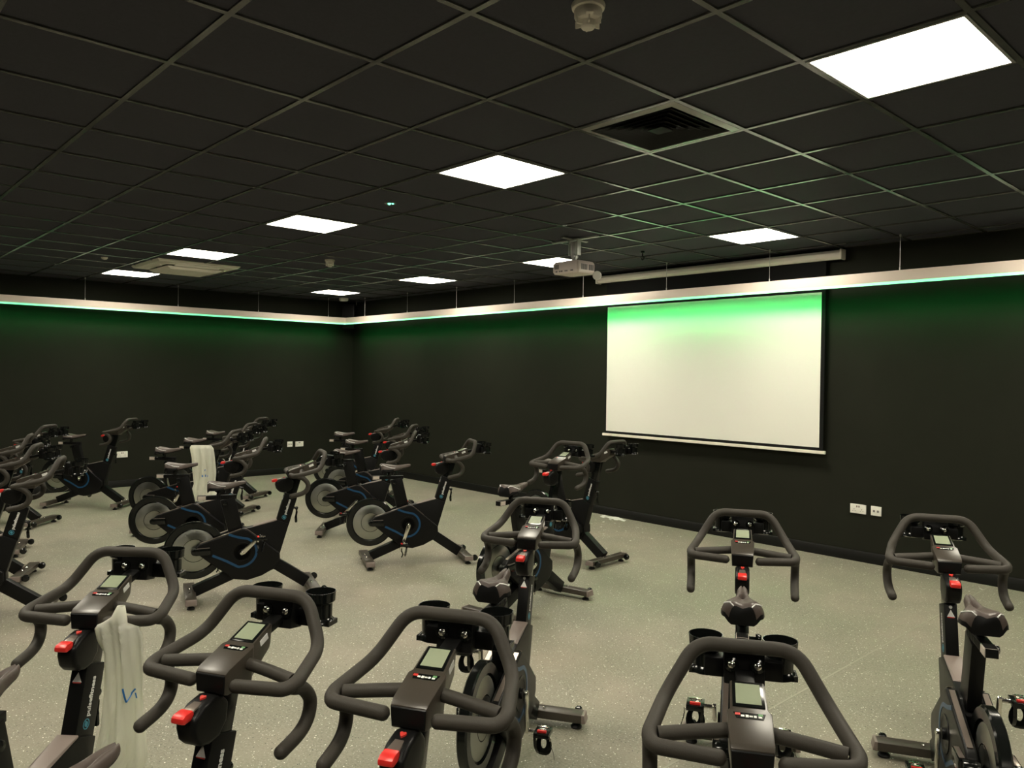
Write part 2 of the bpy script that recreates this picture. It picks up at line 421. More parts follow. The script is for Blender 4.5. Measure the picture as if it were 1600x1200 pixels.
ac = thing('air_conditioning_cassette', 'white square ceiling air conditioning cassette between two light panels', 'air conditioner', (2.60, -3.90, H))
b = MB(); ro, ri = .475, .34
def sq2(r, z): return [(-r, -r, z), (r, -r, z), (r, r, z), (-r, r, z)]
b.add(sq2(ro, -.006)+sq2(ro-.02, -.03)+sq2(ri, -.042)+sq2(ri, -.008)+sq2(ro, 0), [q for k in (0, 4, 8) for q in [(k+a, k+(a+1) % 4, k+4+(a+1) % 4, k+4+a) for a in range(4)]]+[(16+a, 16+(a+1) % 4, (a+1) % 4, a) for a in range(4)])
b.build('cassette_panel', 'acw', ac)
gq = MB(); gq.loft([Vector(p) for p in sq2(.325, -.052)], [Vector(p) for p in sq2(.27, -.085)]); gq.box((0, 0, -.03), (.5, .5, .05))
gq.build('intake_grille', 'acw', ac, bevel=.012)
for a in range(4):
    R = Matrix.Rotation(PI/2*a, 3, 'Z'); lq = MB(); lq.box(R @ V(0, .385, -.040), (.52, .05, .012), R=R @ Matrix.Rotation(.5, 3, 'X'))
    lq.build('air_flap', 'acw', ac, bevel=.003)

def detector(loc, s, label, rz=0.):
    t = thing('smoke_detector', label, 'smoke detector', (loc[0], loc[1], H), rz, 'ceiling smoke detectors')
    b = MB(); b.lathe([(0, 0), (.056*s, 0), (.058*s, -.006*s), (.055*s, -.018*s), (.046*s, -.020*s)], (0, 0, 0), (0, 0, 1), 32); b.build('detector_base', 'detector', t)
    h = MB(); h.lathe([(.044*s, -.016*s), (.048*s, -.024*s), (.047*s, -.046*s), (.043*s, -.054*s), (.026*s, -.058*s), (.025*s, -.078*s), (.020*s, -.084*s), (0, -.085*s)], (0, 0, 0), (0, 0, 1), 32)
    for k in range(6):
        a = k*PI/3; h.box((.034*s*math.cos(a), .034*s*math.sin(a), -.063*s), (.026*s, .005*s, .022*s), R=Matrix.Rotation(a, 3, 'Z'))
    h.box((-.052*s, 0, -.048*s), (.022*s, .024*s, .012*s)); h.build('detector_head', 'detector', t, bevel=.0008)
    return t
detector((10.39, -5.40), 1.0, 'off-white smoke detector on the ceiling closest overhead, at the top edge', 2.4)
detector((4.39, -2.97), .95, 'small off-white smoke detector on the ceiling far off between panel rows')
# small dome sensor, green indicator, far corner sensor
t = thing('ceiling_sensor', 'tiny white dome sensor on the ceiling near the air cassette', 'sensor', (2.64, -4.81, H))
MB().lathe([(0, 0), (.035, 0), (.035, -.008), (.025, -.022), (0, -.028)], (0, 0, 0), (0, 0, 1), 20).build('dome', 'detector', t)
t = thing('emergency_light', 'tiny glowing green emergency light recessed in the ceiling', 'light', (7.32, -4.135, H))
MB().lathe([(0, -.001), (.018, -.001), (.020, -.005), (.043, -.006), (.045, -.002), (.045, 0)], (0, 0, 0), (0, 0, 1), 24).build('bezel', 'vents', t)
MB().lathe([(0, -.012), (.008, -.011), (.012, -.006), (.012, -.001)], (-.012, 0, 0), (0, 0, 1), 12).build('led', 'exitled', t)
MB().lathe([(0, -.012), (.006, -.011), (.009, -.006), (.009, -.001)], (.016, .012, 0), (0, 0, 1), 12).build('led', 'exitled', t)
t = thing('motion_detector', 'small white motion detector on the ceiling above the corner speaker', 'detector', (.62, -.56, H))
MB().lathe([(0, 0), (.075, 0), (.078, -.03), (.066, -.05), (.02, -.055), (0, -.056)], (0, 0, 0), (0, 0, 1), 24).build('sensor_body', 'detector', t)
t = thing('ceiling_hook', 'small black hook under the ceiling tiles between projector and screen casing', 'hook', (7.33, -1.125, H))
hk = MB(); hk.cyl((0, 0, 0), (0, 0, -.02), .02, 12); hk.tube(smooth_path([(0, 0, -.02), (0, 0, -.05), (.018, 0, -.07), (0, 0, -.088), (-.016, 0, -.074)]), .006, 8); hk.build('hook', 'black', t)
# corner speaker on its bracket
t = thing('corner_speaker', 'black box speaker mounted high in the room corner behind the light troughs', 'speaker', (.19, -.19, 2.70), -PI/4)
b = MB(); b.prism([(-.09, -.21), (.07, -.21), (.09, -.17), (.09, .21), (-.09, .21)], -.105, .105); b.build('cabinet', 'black', t, bevel=.008)
g = MB(); g.box((.0925, 0, .02), (.006, .18, .36)); g.build('grille', 'vent', t, bevel=.002)
k = MB(); k.box((-.15, 0, .0), (.14, .05, .03)); k.build('wall_bracket', 'black', t)
k = MB(); k.tube([(-.02, .115, .21), (-.02, .12, .26), (-.02, .12, .27)], .004, 6); k.build('cable', 'wire', t)

# ------------------------------------------------------------------ wall sockets
def socket(loc, rz, w, label, group, kind):
    """plate stands in local XZ, facing -Y"""
    t = thing('wall_socket', label, 'socket', loc, rz, group)
    MB().box((0, -.006, 0), (w, .012, .087)).build('socket_plate', 'socket', t, bevel=.003)
    d = MB()
    if kind == 'double':
        for sx in (-1, 1):
            x = sx*.036
            d.box((x, -.0123, -.004), (.005, .001, .009)); d.box((x-.011, -.0123, -.020), (.008, .001, .004)); d.box((x+.011, -.0123, -.020), (.008, .001, .004))
            d.box((sx*.010, -.0123, .022), (.012, .001, .018))
    else:
        for sx in (-1, 1): d.box((sx*.018, -.0123, -.002), (.018, .001, .020))
    d.build('socket_opening', 'vents' if kind != 'double' else 'grey', t)
    return t
socket((9.045, 0, .494), 0, .148, 'white double wall socket under the right of the screen, wider of the pair', 'sockets under the screen', 'double')
socket((9.211, 0, .495), 0, .094, 'white single wall plate under the screen, narrower of the pair', 'sockets under the screen', 'data')
socket((0, -3.843, .477), PI/2, .146, 'lone white double wall socket beside the solitary bike by the wall', 'sockets on the far wall', 'double')
socket((0, -1.203, .493), PI/2, .092, 'small white wall plate near the corner, narrower of the far pair', 'sockets on the far wall', 'data')
socket((0, -1.028, .489), PI/2, .146, 'white double wall socket near the corner, wider of the far pair', 'sockets on the far wall', 'double')

# ------------------------------------------------------------------ dust on the floor by the wall
dm = MB(); random.seed(3)
def flake(x, y, r):
    n = 7; ph = random.random()*6; pts = [(x+r*(.6+.5*random.random())*math.cos(ph+2*PI*k/n)*1.6, y+r*(.6+.5*random.random())*math.sin(ph+2*PI*k/n), .0008) for k in range(n)]
    dm.add([(px, py, .0) for px, py, _ in pts]+[(px, py, .0012) for px, py, _ in pts]+[(x, y, .0012+r*.06)], [(k, (k+1) % n, n+(k+1) % n, n+k) for k in range(n)]+[(n+k, n+(k+1) % n, 2*n) for k in range(n)])
for k in range(26): flake(6.20+random.gauss(0, .11), -.11+random.gauss(0, .04), .015+.03*random.random())
for k in range(55): flake(6.75+random.gauss(0, .50), -.30-abs(random.gauss(0, .38)), .003+.008*random.random()**2)
for k in range(34): flake(9.6+random.gauss(0, .8), -.12-abs(random.gauss(0, .25)), .003+.006*random.random()**2)
prop(dm.build('plaster_dust', 'dust'), 'white plaster dust scattered on the floor at the foot of the screen wall', 'dust', kind='stuff')

# ------------------------------------------------------------------ spin bike
def tilt(p, q, t): return V(p[0]+(q[0]-p[0])*t, 0, p[1]+(q[1]-p[1])*t)
AXH = V(.290, 0, .957)                       # head tube direction
AXR = V(-.957, 0, .290)                      # across the tube, to the rear
HT0, HT1 = V(.657, 0, .535), V(.724, 0, .762)
CR = V(.358, 0, .352)                        # crank axle
def make_bike():
    root = thing('spin_bike', 'x', 'exercise bike', group='spin bikes in the studio')
    # main frame between the covers
    f = MB(); f.prism([(.325, .510), (.40, .523), (.623, .568), (.706, .534), (.640, .311), (.643, .268), (.595, .193), (.50, .155), (.40, .131), (.29, .145), (.268, .30), (.285, .46)], -.036, .036)
    f.build('frame', 'black', root, bevel=.006)
    # grey collar at the foot of the head tube
    k = MB(); k.loft([(.440, -.034, .530), (.440, .034, .530), (.618, .034, .5685), (.618, -.034, .5685)], [(.446, -.022, .536), (.446, .022, .536), (.616, .034, .576), (.616, -.034, .576)])
    k.build('top_plate', 'grey', root, bevel=.002)
    for s in (-1, 1):
        c = MB(); poly = [(.035, .408), (.062, .432), (.365, .527), (.40, .515), (.63, .325), (.632, .262), (.590, .205), (.50, .160), (.40, .136), (.31, .150), (.245, .200), (.150, .272), (.058, .350), (.030, .378)]
        c.prism(poly, s*.034, s*.074)
        cv = c.build('side_cover', 'plastic', root, bevel=.009, seg=3)
        e = MB(); e.ribbon(smooth_path([(.062, s*.056, .4335), (.21, s*.056, .480), (.352, s*.056, .5245)], 3), (-.29, 0, .957), .020, .003)
        e.ribbon(smooth_path([(.378, s*.056, .5275), (.41, s*.058, .509), (.50, s*.060, .434)], 4), (.62, 0, .78), .014, .002)
        e.build('edge_trim', 'edge', cv)
        st = MB()
        up = [V(.262, s*.0742, .492), V(.33, s*.0742, .466)]+[V(.350+.112*math.cos(a_), s*.0742, .352+.108*math.sin(a_)) for a_ in [math.radians(68-k_*10) for k_ in range(18)]]+[V(.25, s*.0742, .292), V(.150, s*.0742, .343)]; up = smooth_path(up, 2)
        st.ribbon(up, (0, s, 0), .017, .0012); st.build('stripe', 'blue', cv)
        h = MB(); h.box((.083, s*.084, .378), (.108, .030, .052)); h.cyl((.028, s*.03, .378), (.028, s*.088, .378), .026, 18)
        hub = h.build('hub_cover', 'gloss', cv, bevel=.008)
        h = MB(); h.box((.086, s*.084, .4045), (.088, .018, .002)); h.build('hub_plate', 'edge', cv, bevel=.0008)
        rr = MB(); rr.lathe([(.074, .0), (.074, .004), (.066, .004), (.060, .001), (.022, .001), (.022, .014), (0, .014)], (CR.x, s*.073, CR.z), (0, s, 0), 32); rr.build('crank_surround', 'plastic', cv)
    # flywheel
    fw = MB(); R0 = .213
    prof = [(.018, -.020), (.082, -.020), (.082, -.017), (.086, -.017), (.086, -.020), (.155, -.014), (.160, -.012), (.166, -.021), (.205, -.021), (R0, -.015), (R0, .015), (.205, .021), (.166, .021), (.160, .012), (.155, .014), (.086, .020), (.086, .017), (.082, .017), (.082, .020), (.018, .020)]
    mis = [1, 0, 0, 0, 1, 0, 0, 0, 0, 0, 0, 0, 0, 0, 1, 0, 0, 0, 1]
    fw.lathe(prof, (.028, 0, .378), (0, 1, 0), 56, mis=mis); fw.build('flywheel', ['gloss', 'disc'], root, sharp=25)
    # legs
    def leg(a, b, w, t):
        a, b = Vector(a), Vector(b); d = (b-a).normalized(); n = d.cross(V(0, 1, 0)); L = MB()
        q = lambda p: [p+V(0, y, 0)*t/2+n*z*w/2 for y, z in ((-1, -1), (1, -1), (1, 1), (-1, 1))]
        L.loft(q(a), q(b)); return L
    leg((.595, 0, .245), (.845, 0, .070), .086, .066).build('leg', 'black', root, bevel=.004)
    leg((.33, 0, .195), (.03, 0, .075), .078, .064).build('leg', 'black', root, bevel=.004)
    # stabilizers
    for x0, frnt in ((0., False), (.880, True)):
        b = MB(); b.box((x0, 0, .054), (.078, .50, .040)); st = b.build('stabilizer', 'grey' if False else 'console', root, bevel=.006)
        for s in (-1, 1):
            k = MB(); k.loft([(x0-.040, s*.246, .033), (x0+.040, s*.246, .033), (x0+.040, s*.246, .076), (x0-.040, s*.246, .076)], [(x0-.036, s*.266, .036), (x0+.036, s*.266, .036), (x0+.036, s*.258, .074), (x0-.036, s*.258, .074)])
            k.build('end_cap', 'grey', st, bevel=.002)
        for s in (-1, 1):
            z = MB(); z.lathe([(0, 0), (.026, 0), (.027, .008), (.020, .016), (.012, .018), (.012, .040)], (x0, s*.215, 0), (0, 0, 1), 18); z.build('foot', 'rubber', st)
        for s in (-1, 1):
            z = MB(); z.lathe([(.008, 0), (.008, .006), (.004, .009), (0, .009)], (x0-.005, s*.055, .073), (0, 0, 1), 10); z.build('bolt', 'chrome', st)
        if frnt:
            for s in (-1, 1):
                z = MB(); z.lathe([(0, -.017), (.020, -.016), (.027, -.008), (.027, .008), (.020, .016), (0, .017)], (.945, s*.213, .050), (0, 1, 0), 20); z.cyl((.945, s*.213-.019, .050), (.945, s*.213+.019, .050), .008, 10)
                z.box((.925, s*.213, .052), (.035, .012, .020)); z.build('transport_wheel', 'gloss', st, bevel=0)
    # cranks and pedals
    for s in (-1, 1):
        c = MB(); Lc = .170
        A = [(0, -.016), (.012, -.018), (Lc-.01, -.012), (Lc+.010, -.010), (Lc+.015, 0), (Lc+.010, .010), (Lc-.01, .012), (.012, .018), (0, .016), (-.014, .010), (-.018, 0), (-.014, -.010)]
        c.prism([(x, z) for x, z in A], -.007, .007); c.lathe([(.011, 0), (.011, .002), (.006, .004), (0, .004)], (0, s*.007, 0), (0, s, 0), 14)
        ca = c.build('crank_arm', 'chrome', root, bevel=.003, loc=(CR.x, s*.098, CR.z))
        p = MB()      # pedal hangs level from the spindle; mechanism uppermost, toe cage below
        p.cyl((0, 0, 0), (0, s*.060, 0), .008, 10, 1)
        p.box((.0, s*.062, .0), (.080, .066, .020), 0); p.box((0, s*.062, .013), (.030, .034, .010), 1); p.box((-.022, s*.062, .014), (.012, .040, .008), 2); p.box((.024, s*.062, .015), (.010, .030, .008), 1)
        p.box((.008, s*.062, .020), (.010, .050, .004), 1)
        # cage: flat hoop swept forward and down
        NN = 24; out, inn = [], []
        for k_ in range(NN):
            a_ = 2*PI*k_/NN; ca_, sa_ = math.cos(a_), math.sin(a_)
            wy = .036*(1.0+.16*sa_*-1)*(abs(ca_)**.75)*(1 if ca_ > 0 else -1)*(1-.28*math.exp(-((sa_-.25)/.22)**2))
            out.append((wy, -.046+.054*(abs(sa_)**.8)*(1 if sa_ > 0 else -1))); inn.append((.012*ca_, -.052+.022*sa_))
        tiltx = lambda z_: .030+.22*z_
        f3 = lambda q_, dx: [V(tiltx(z_)+dx, s*.062+y_, z_) for y_, z_ in q_]
        L4 = [f3(out, .0), f3(inn, .0), f3(inn, -.004), f3(out, -.004)]
        p.add([v_ for q_ in L4 for v_ in q_], [(g_*NN+k_, g_*NN+(k_+1) % NN, ((g_+1) % 4)*NN+(k_+1) % NN, ((g_+1) % 4)*NN+k_) for g_ in range(4) for k_ in range(NN)], 0)
        p.ribbon(smooth_path([(-.036, s*.034, -.006), (-.030, s*.036, -.05), (.0, s*.040, -.088), (.012, s*.045, -.092)], 3), (-.9, 0, -.3), .012, .002, 0)
        p.ribbon(smooth_path([(-.028, s*.098, -.006), (-.030, s*.104, -.040), (-.022, s*.112, -.070), (-.034, s*.120, -.095)], 4), (.3, s, .2), .010, .0015, 0)
        p.box((-.027, s*.101, -.012), (.012, .006, .014), 1)
        pd = p.build('pedal', ['gloss', 'chrome', 'red'], ca, bevel=.0015, loc=(Lc, s*.008, 0))
    # seat post, slider, saddle
    d = (V(.252, 0, .768)-V(.318, 0, .500)).normalized(); a, b2 = V(.318, 0, .500), V(.254, 0, .764); L = MB()
    nrm = d.cross(V(0, 1, 0))
    def rect(p, w, t): return [p+V(0, y*t/2, 0)+nrm*z*w/2 for y, z in ((-1, -1), (1, -1), (1, 1), (-1, 1))]
    L.loft(rect(a, .105, .050), rect(b2, .105, .050)); L.build('seat_post', 'black', root, bevel=.004)
    s_ = MB(); s_.prism([(.050, .762), (.318, .762), (.318, .792), (.050, .792)], -.020, .020)
    for k in range(16):
        for s in (-1, 1): s_.box((.10+.0125*k, s*.0205, .777), (.006, .004, .024))
    sl = s_.build('seat_slider', 'plastic', root, bevel=.0015)
    k = MB(); k.box((.072, 0, .778), (.060, .042, .033), 1)
    for s in (-1, 1): k.box((.073, s*.0215, .778), (.056, .002, .027), 0)
    k.build('end_sleeve', ['sleeve', 'plastic'], sl, bevel=.0008)
    k = MB(); k.cyl((.235, -.02, .735), (.235, -.055, .735), .007, 10); k.lathe([(0, 0), (.016, 0), (.018, .008), (.014, .02), (0, .022)], (.235, -.05, .735), (0, -1, 0), 14); k.build('clamp_knob', 'gloss', sl)
    k = MB(); k.cyl((.190, 0, .785), (.200, 0, .850), .016, 14); k.box((.200, 0, .842), (.060, .050, .022)); k.box((.215, .016, .853), (.20, .007, .007)); k.box((.215, -.016, .853), (.20, .007, .007)); k.build('saddle_clamp', 'gloss', root, bevel=.002)
    sd = MB(); nu, nv = 22, 14
    def wid(u):
        pts = [(0, .050), (.08, .074), (.22, .079), (.40, .060), (.58, .034), (.75, .024), (.92, .021), (1., .011)]
        for (a, wa), (b, wb) in zip(pts, pts[1:]):
            if u <= b: t = (u-a)/(b-a); t = t*t*(3-2*t); return wa+(wb-wa)*t
        return .01
    vs, fs, mi = [], [], []
    for i in range(nu+1):
        u = i/nu; x = .112+.272*u; w = wid(u)
        drop = .040*(1-u)**.8 + .019 if u < .99 else .018
        top = .892+.006*math.cos(PI*u*2)-.004*u
        for j in range(nv+1):
            v = -1+2*j/nv; y = w*math.sin(v*PI/2)
            z = top-drop*(1-math.cos(v*PI/2))**1.35 + .010*math.exp(-((abs(v)-.45)/.22)**2)*(1-u)
            groove = math.exp(-(v/.16)**2); z -= .009*groove*(1 if u > .15 else .6)
            if .50 < u < .78: z -= .020*math.exp(-(v/.22)**2)*math.sin((u-.50)/.28*PI)
            if i == 0: z -= .014
            vs.append((x, y, z))
    n1 = nv+1
    for i in range(nu):
        for j in range(nv):
            fs.append((i*n1+j, (i+1)*n1+j, (i+1)*n1+j+1, i*n1+j+1)); u = (i+.5)/nu; v = abs(-1+2*(j+.5)/nv)
            mi.append(1 if (v > .80 and u < .40) or v > .93 else 0)
    o = len(vs)
    for i in range(nu+1):                      # underside
        for j in (0, nv): x, y, z = vs[i*n1+j]; vs.append((x, y*.80, z-.008))
    for i in range(nu):
        fs += [(o+2*i, o+2*i+1, o+2*i+3, o+2*i+2), (i*n1, (i+1)*n1, o+2*i+2, o+2*i), (i*n1+nv, (i+1)*n1+nv, o+2*i+3, o+2*i+1)]; mi += [1, 1, 1]
    fs.append(tuple([j for j in range(n1)]+[o+1, o])); mi.append(1); fs.append(tuple([nu*n1+j for j in range(n1)]+[o+2*nu+1, o+2*nu])); mi.append(1)
    sd.v, sd.f, sd.m = vs, fs, mi
    sdl = sd.build('saddle', ['saddle', 'plastic'], root, sharp=60)
    pp = MB()
    for s in (-1, 1):
        line = []
        for i in range(0, int(nu*.50)):
            j = nv/2+s*nv/2*(.74-.30*(1-i/(nu*.5))**2*1.0); j0 = int(j); tt = j-j0
            a, b = Vector(vs[i*n1+j0]), Vector(vs[i*n1+min(j0+1, nv)]); line.append(a*(1-tt)+b*tt+V(0, 0, .0008))
        pp.tube(line, .0026, 6)
    pp.build('piping', 'white', sdl)
    # head tube with lettering
    h = MB(); hw = .050
    def hrect(p, w, t): return [p+V(0, y*t/2, 0)+AXR*z*w/2 for y, z in ((-1, -1), (1, -1), (1, 1), (-1, 1))]
    h.loft(hrect(HT0, .100, hw), hrect(HT1, .100, hw)); ht = h.build('head_tube', 'black', root, bevel=.004)
    TM = TEXT
    x0 = HT0+AXH*.075
    place_text(TM, x0+V(0, -hw/2-.0003, 0)-AXR*.012+AXR*.006, AXH, AXR, 'lettering', 'white', ht)
    place_text(TM, x0+V(0, hw/2+.0003, 0)-AXR*.006+AXR*.012, AXH, -AXR, 'lettering', 'white', ht)
    for s in (-1, 1):
        lg = MB(); o = HT0+AXH*.053+V(0, s*(hw/2), 0)+AXR*.003
        lg.lathe([(.0165, 0), (.0165, .0008), (.0135, .0008), (.0135, 0)], o, (0, s, 0), 24)
        lg.lathe([(.0085, 0), (.0085, .0008), (0, .0008)], o, (0, s, 0), 16); lg.box(o+V(0, s*.0004, 0), (.003, .0012, .026), R=Matrix.Rotation(-.3, 3, 'Y'))
        lg.build('logo', 'logo', ht)
    w = MB(); pc = HT1+AXR*.0505-AXH*.045
    def tri(h_, b_, lift): return [pc+AXH*h_*.62+AXR*lift, pc-AXH*h_*.38+V(0, b_/2, 0)+AXR*lift, pc-AXH*h_*.38-V(0, b_/2, 0)+AXR*lift]
    w.loft(tri(.030, .030, 0), tri(.030, .030, .0007), 0)
    w.lathe([(.0065, 0), (.0065, .0007), (0, .0007)], pc+AXH*.029, AXR, 14, 0)
    w.box(pc-AXH*.013+AXR*.0004, (.0009, .026, .004), 1, R=Matrix.Rotation(-.29, 3, 'Y')); w.build('warning_label', ['white', 'redp'], ht)
    lv = MB(); lo_ = HT0+AXH*.140-AXR*.052
    lv.cyl(lo_+AXR*.01, lo_-AXR*.018, .009, 12, 0); lv.lathe([(0, 0), (.013, .001), (.014, .010), (.010, .017), (0, .018)], lo_-AXR*.014, -AXR, 14, 0)
    lv.tube(smooth_path([lo_-AXR*.018, lo_-AXR*.022+V(0, 0, -.03), lo_-AXR*.016+V(0, 0, -.07), lo_-AXR*.018+V(0, 0, -.105)], 4), [.006]*4+[.008]*4+[.010]*5, 8, 0, dome=True)
    lv.build('locking_lever', 'gloss', root)
    # adjustable post, resistance unit, stem with console
    q = MB(); q.loft(hrect(HT0+AXH*.12, .074, .036), hrect(V(.766, 0, .905), .074, .036)); q.build('handlebar_post', 'gloss', root, bevel=.003)
    r = MB(); sec = [(.608, .872), (.606, .845), (.614, .815), (.636, .792), (.665, .785), (.705, .790), (.735, .82), (.742, .87), (.715, .897), (.690, .902), (.645, .893)]
    r.prism(sec, -.030, .030); ru = r.build('resistance_unit', 'plastic', root, bevel=.013, seg=3)
    r = MB(); r.loft([(.618, -.017, .884), (.618, .017, .884), (.655, .012, .8928), (.655, -.012, .8928)], [(.618, -.016, .889), (.618, .016, .889), (.655, .011, .8970), (.655, -.011, .8970)]); r.build('scale_plate', 'edge', ru, bevel=.001)
    r = MB(); r.prism([(.579, .871), (.580, .884), (.590, .890), (.617, .893), (.622, .882), (.612, .870), (.588, .867)], -.0185, .0185); r.build('resistance_lever', 'red', ru, bevel=.005)
    r = MB()
    hp = [(0, -.008), (.005, -.002), (.007, .003), (.005, .006), (.002, .006), (0, .004), (-.002, .006), (-.005, .006), (-.007, .003), (-.005, -.002)]
    zt = lambda x: .889+(x-.618)*.213
    r.loft([(.672+b*1.2, -a*1.2, zt(.672+b*1.2)-.003) for a, b in hp], [(.672+b*1.2, -a*1.2, zt(.672+b*1.2)+.0022) for a, b in hp]); r.build('heart_mark', 'redp', ru)
    c = MB()
    def csec(x, z, w, zb, wb): return [(x, -wb/2, zb), (x, wb/2, zb), (x, w/2, z), (x, -w/2, z)]
    secs = [csec(.702, .953, .092, .900, .086), csec(.716, .962, .096, .895, .088), csec(.812, .990, .102, .895, .090), csec(.822, .993, .086, .905, .080), csec(.905, .1+.9245, .080, .955, .070), csec(.915, 1.020, .074, .965, .064)]
    for a, b in zip(secs, secs[1:]): c.add(a+b, [(0, 1, 5, 4), (1, 2, 6, 5), (2, 3, 7, 6), (3, 0, 4, 7)])
    c.add(secs[0], [(0, 1, 2, 3)]); c.add(secs[-1], [(3, 2, 1, 0)])
    cn = c.build('console', 'console', root, bevel=.003)
    top = lambda x: .962+(x-.716)*.2917 if x < .812 else .993+(x-.822)*.380
    def plate(x0, x1, w0, w1, lift): return [(x0, -w0/2, top(x0)+lift), (x0, w0/2, top(x0)+lift), (x1, w1/2, top(x1)+lift), (x1, -w1/2, top(x1)+lift)]
    z = MB(); z.loft(plate(.826, .902, .074, .070, -.002), plate(.826, .902, .074, .070, .0025), 0); bz = z.build('screen_bezel', 'gloss', cn, bevel=.001)
    z = MB(); z.loft(plate(.834, .895, .058, .056, .0015), plate(.834, .895, .058, .056, .0032)); z.build('display', 'lcd', cn)
    z = MB(); z.loft(plate(.790, .808, .060, .072, -.002), plate(.790, .808, .060, .072, .0012), 0)
    zx = lambda x, y, w, l, m_: z.loft(plate2(x, y, w, l, .0010), plate2(x, y, w, l, .0020), m_)
    def plate2(x, y, w, l, lift): return [(x-l/2, y-w/2, top(x-l/2)+lift), (x-l/2, y+w/2, top(x-l/2)+lift), (x+l/2, y+w/2, top(x+l/2)+lift), (x+l/2, y-w/2, top(x+l/2)+lift)]
    zx(.802, .027, .012, .007, 1)
    for y, w_, l_ in ((.016, .008, .005), (.006, .007, .007), (-.003, .008, .004), (-.012, .006, .006)): zx(.797, y, w_, l_, 2)
    zx(.803, -.024, .010, .006, 3); zx(.796, -.023, .008, .005, 2)
    z.build('button_strip', ['gloss', 'redp', 'white', 'greenp'], cn)
    z = MB(); z.box((.872, -.0400, .990), (.036, .003, .017), R=Matrix.Rotation(-.35, 3, 'Y')); z.build('sticker', 'white', cn)
    z = MB(); z.loft([(.7012, -.043, .902), (.7012, .043, .902), (.7012, .046, .951), (.7012, -.046, .951)], [(.698, -.040, .905), (.698, .040, .905), (.698, .043, .948), (.698, -.043, .948)]); z.build('stem_cover', 'plastic', cn, bevel=.0008)
    # handlebar: one foam covered loop with elbow bars and drops
    hb = MB(); rr = .0180
    half = lambda s: [(.972, s*.095, 1.092), (.958, s*.128, 1.066), (.932, s*.180, .990), (.900, s*.196, .972), (.752, s*.226, .936)]
    loop = [(.735, .050, .922), (.728, .150, .922), (.718, .215, .926)]+half(1)[::-1]+half(-1)+[(.718, -.215, .926), (.728, -.150, .922), (.735, -.050, .922)]
    pts = [(.712, .070, .924), (.716, .214, .932)]+[(.752, .2265, .940), (.915, .192, .974), (.966, .120, 1.090)]
    full = pts+[(x, -y, z) for x, y, z in pts[::-1]]
    hb.tube(fillet(full, .046, 7), rr, 14, dome=True)
    for s in (-1, 1):
        hb.tube(smooth_path([(.800, s*.040, .950), (.785, s*.12, .944), (.765, s*.205, .938)], 4), rr*.95, 12)
        dp = smooth_path([(.742, s*.222, .930), (.784, s*.224, .912), (.816, s*.225, .872), (.808, s*.224, .828), (.770, s*.222, .800), (.695, s*.219, .784)], 5)
        hb.tube(dp, rr, 14, dome=True)
    hb.build('handlebar', 'foam', root, sharp=60)
    # bottle cups and their bracket
    cb = MB()
    cb.prism([(.985, .985), (1.045, .975), (1.060, 1.058), (1.000, 1.068)], -.050, .050); cb.box((1.018, 0, 1.052), (.03, .036, .026)); cb.box((.945, 0, 1.000), (.12, .046, .022), R=Matrix.Rotation(-.2, 3, 'Y'))
    for s in (-1, 1): cb.box((1.05, s*.062, 1.010), (.050, .07, .050))
    cp = cb.build('cup_holder', 'plastic', root, bevel=.005)
    for s in (-1, 1):
        k = MB(); sk = lambda i, j: (2 <= i <= 3 or 8 <= i <= 9) and ((j/28.0 < .14 or j/28.0 > .86) if False else False)
        k.lathe([(0, .0), (.036, 0), (.043, .004), (.041, .012), (.034, .020), (.035, .062), (.043, .070), (.045, .098), (.0425, .098), (.040, .072), (.031, .064), (.030, .010), (0, .010)], (1.078, s*.094, .980), (0, 0, 1), 28)
        k.box((1.078, s*.112, .987), (.050, .050, .014)); k.build('cup', 'gloss', cp, sharp=30)
        k = MB(); k.lathe([(.018, 0), (.018, .006), (.0095, .009)], (.993, s*.032, 1.034), (-.985, 0, .17), 20, 0); k.lathe([(.0095, .009), (.0085, .0120), (.005, .0145), (0, .0153)], (.993, s*.032, 1.034), (-.985, 0, .17), 20, 1); k.build('dome_screw', ['gloss', 'chrome'], cp)
    return root
TEXT = text_mesh('pulsefitness', .0262, .0009)
bike = make_bike()

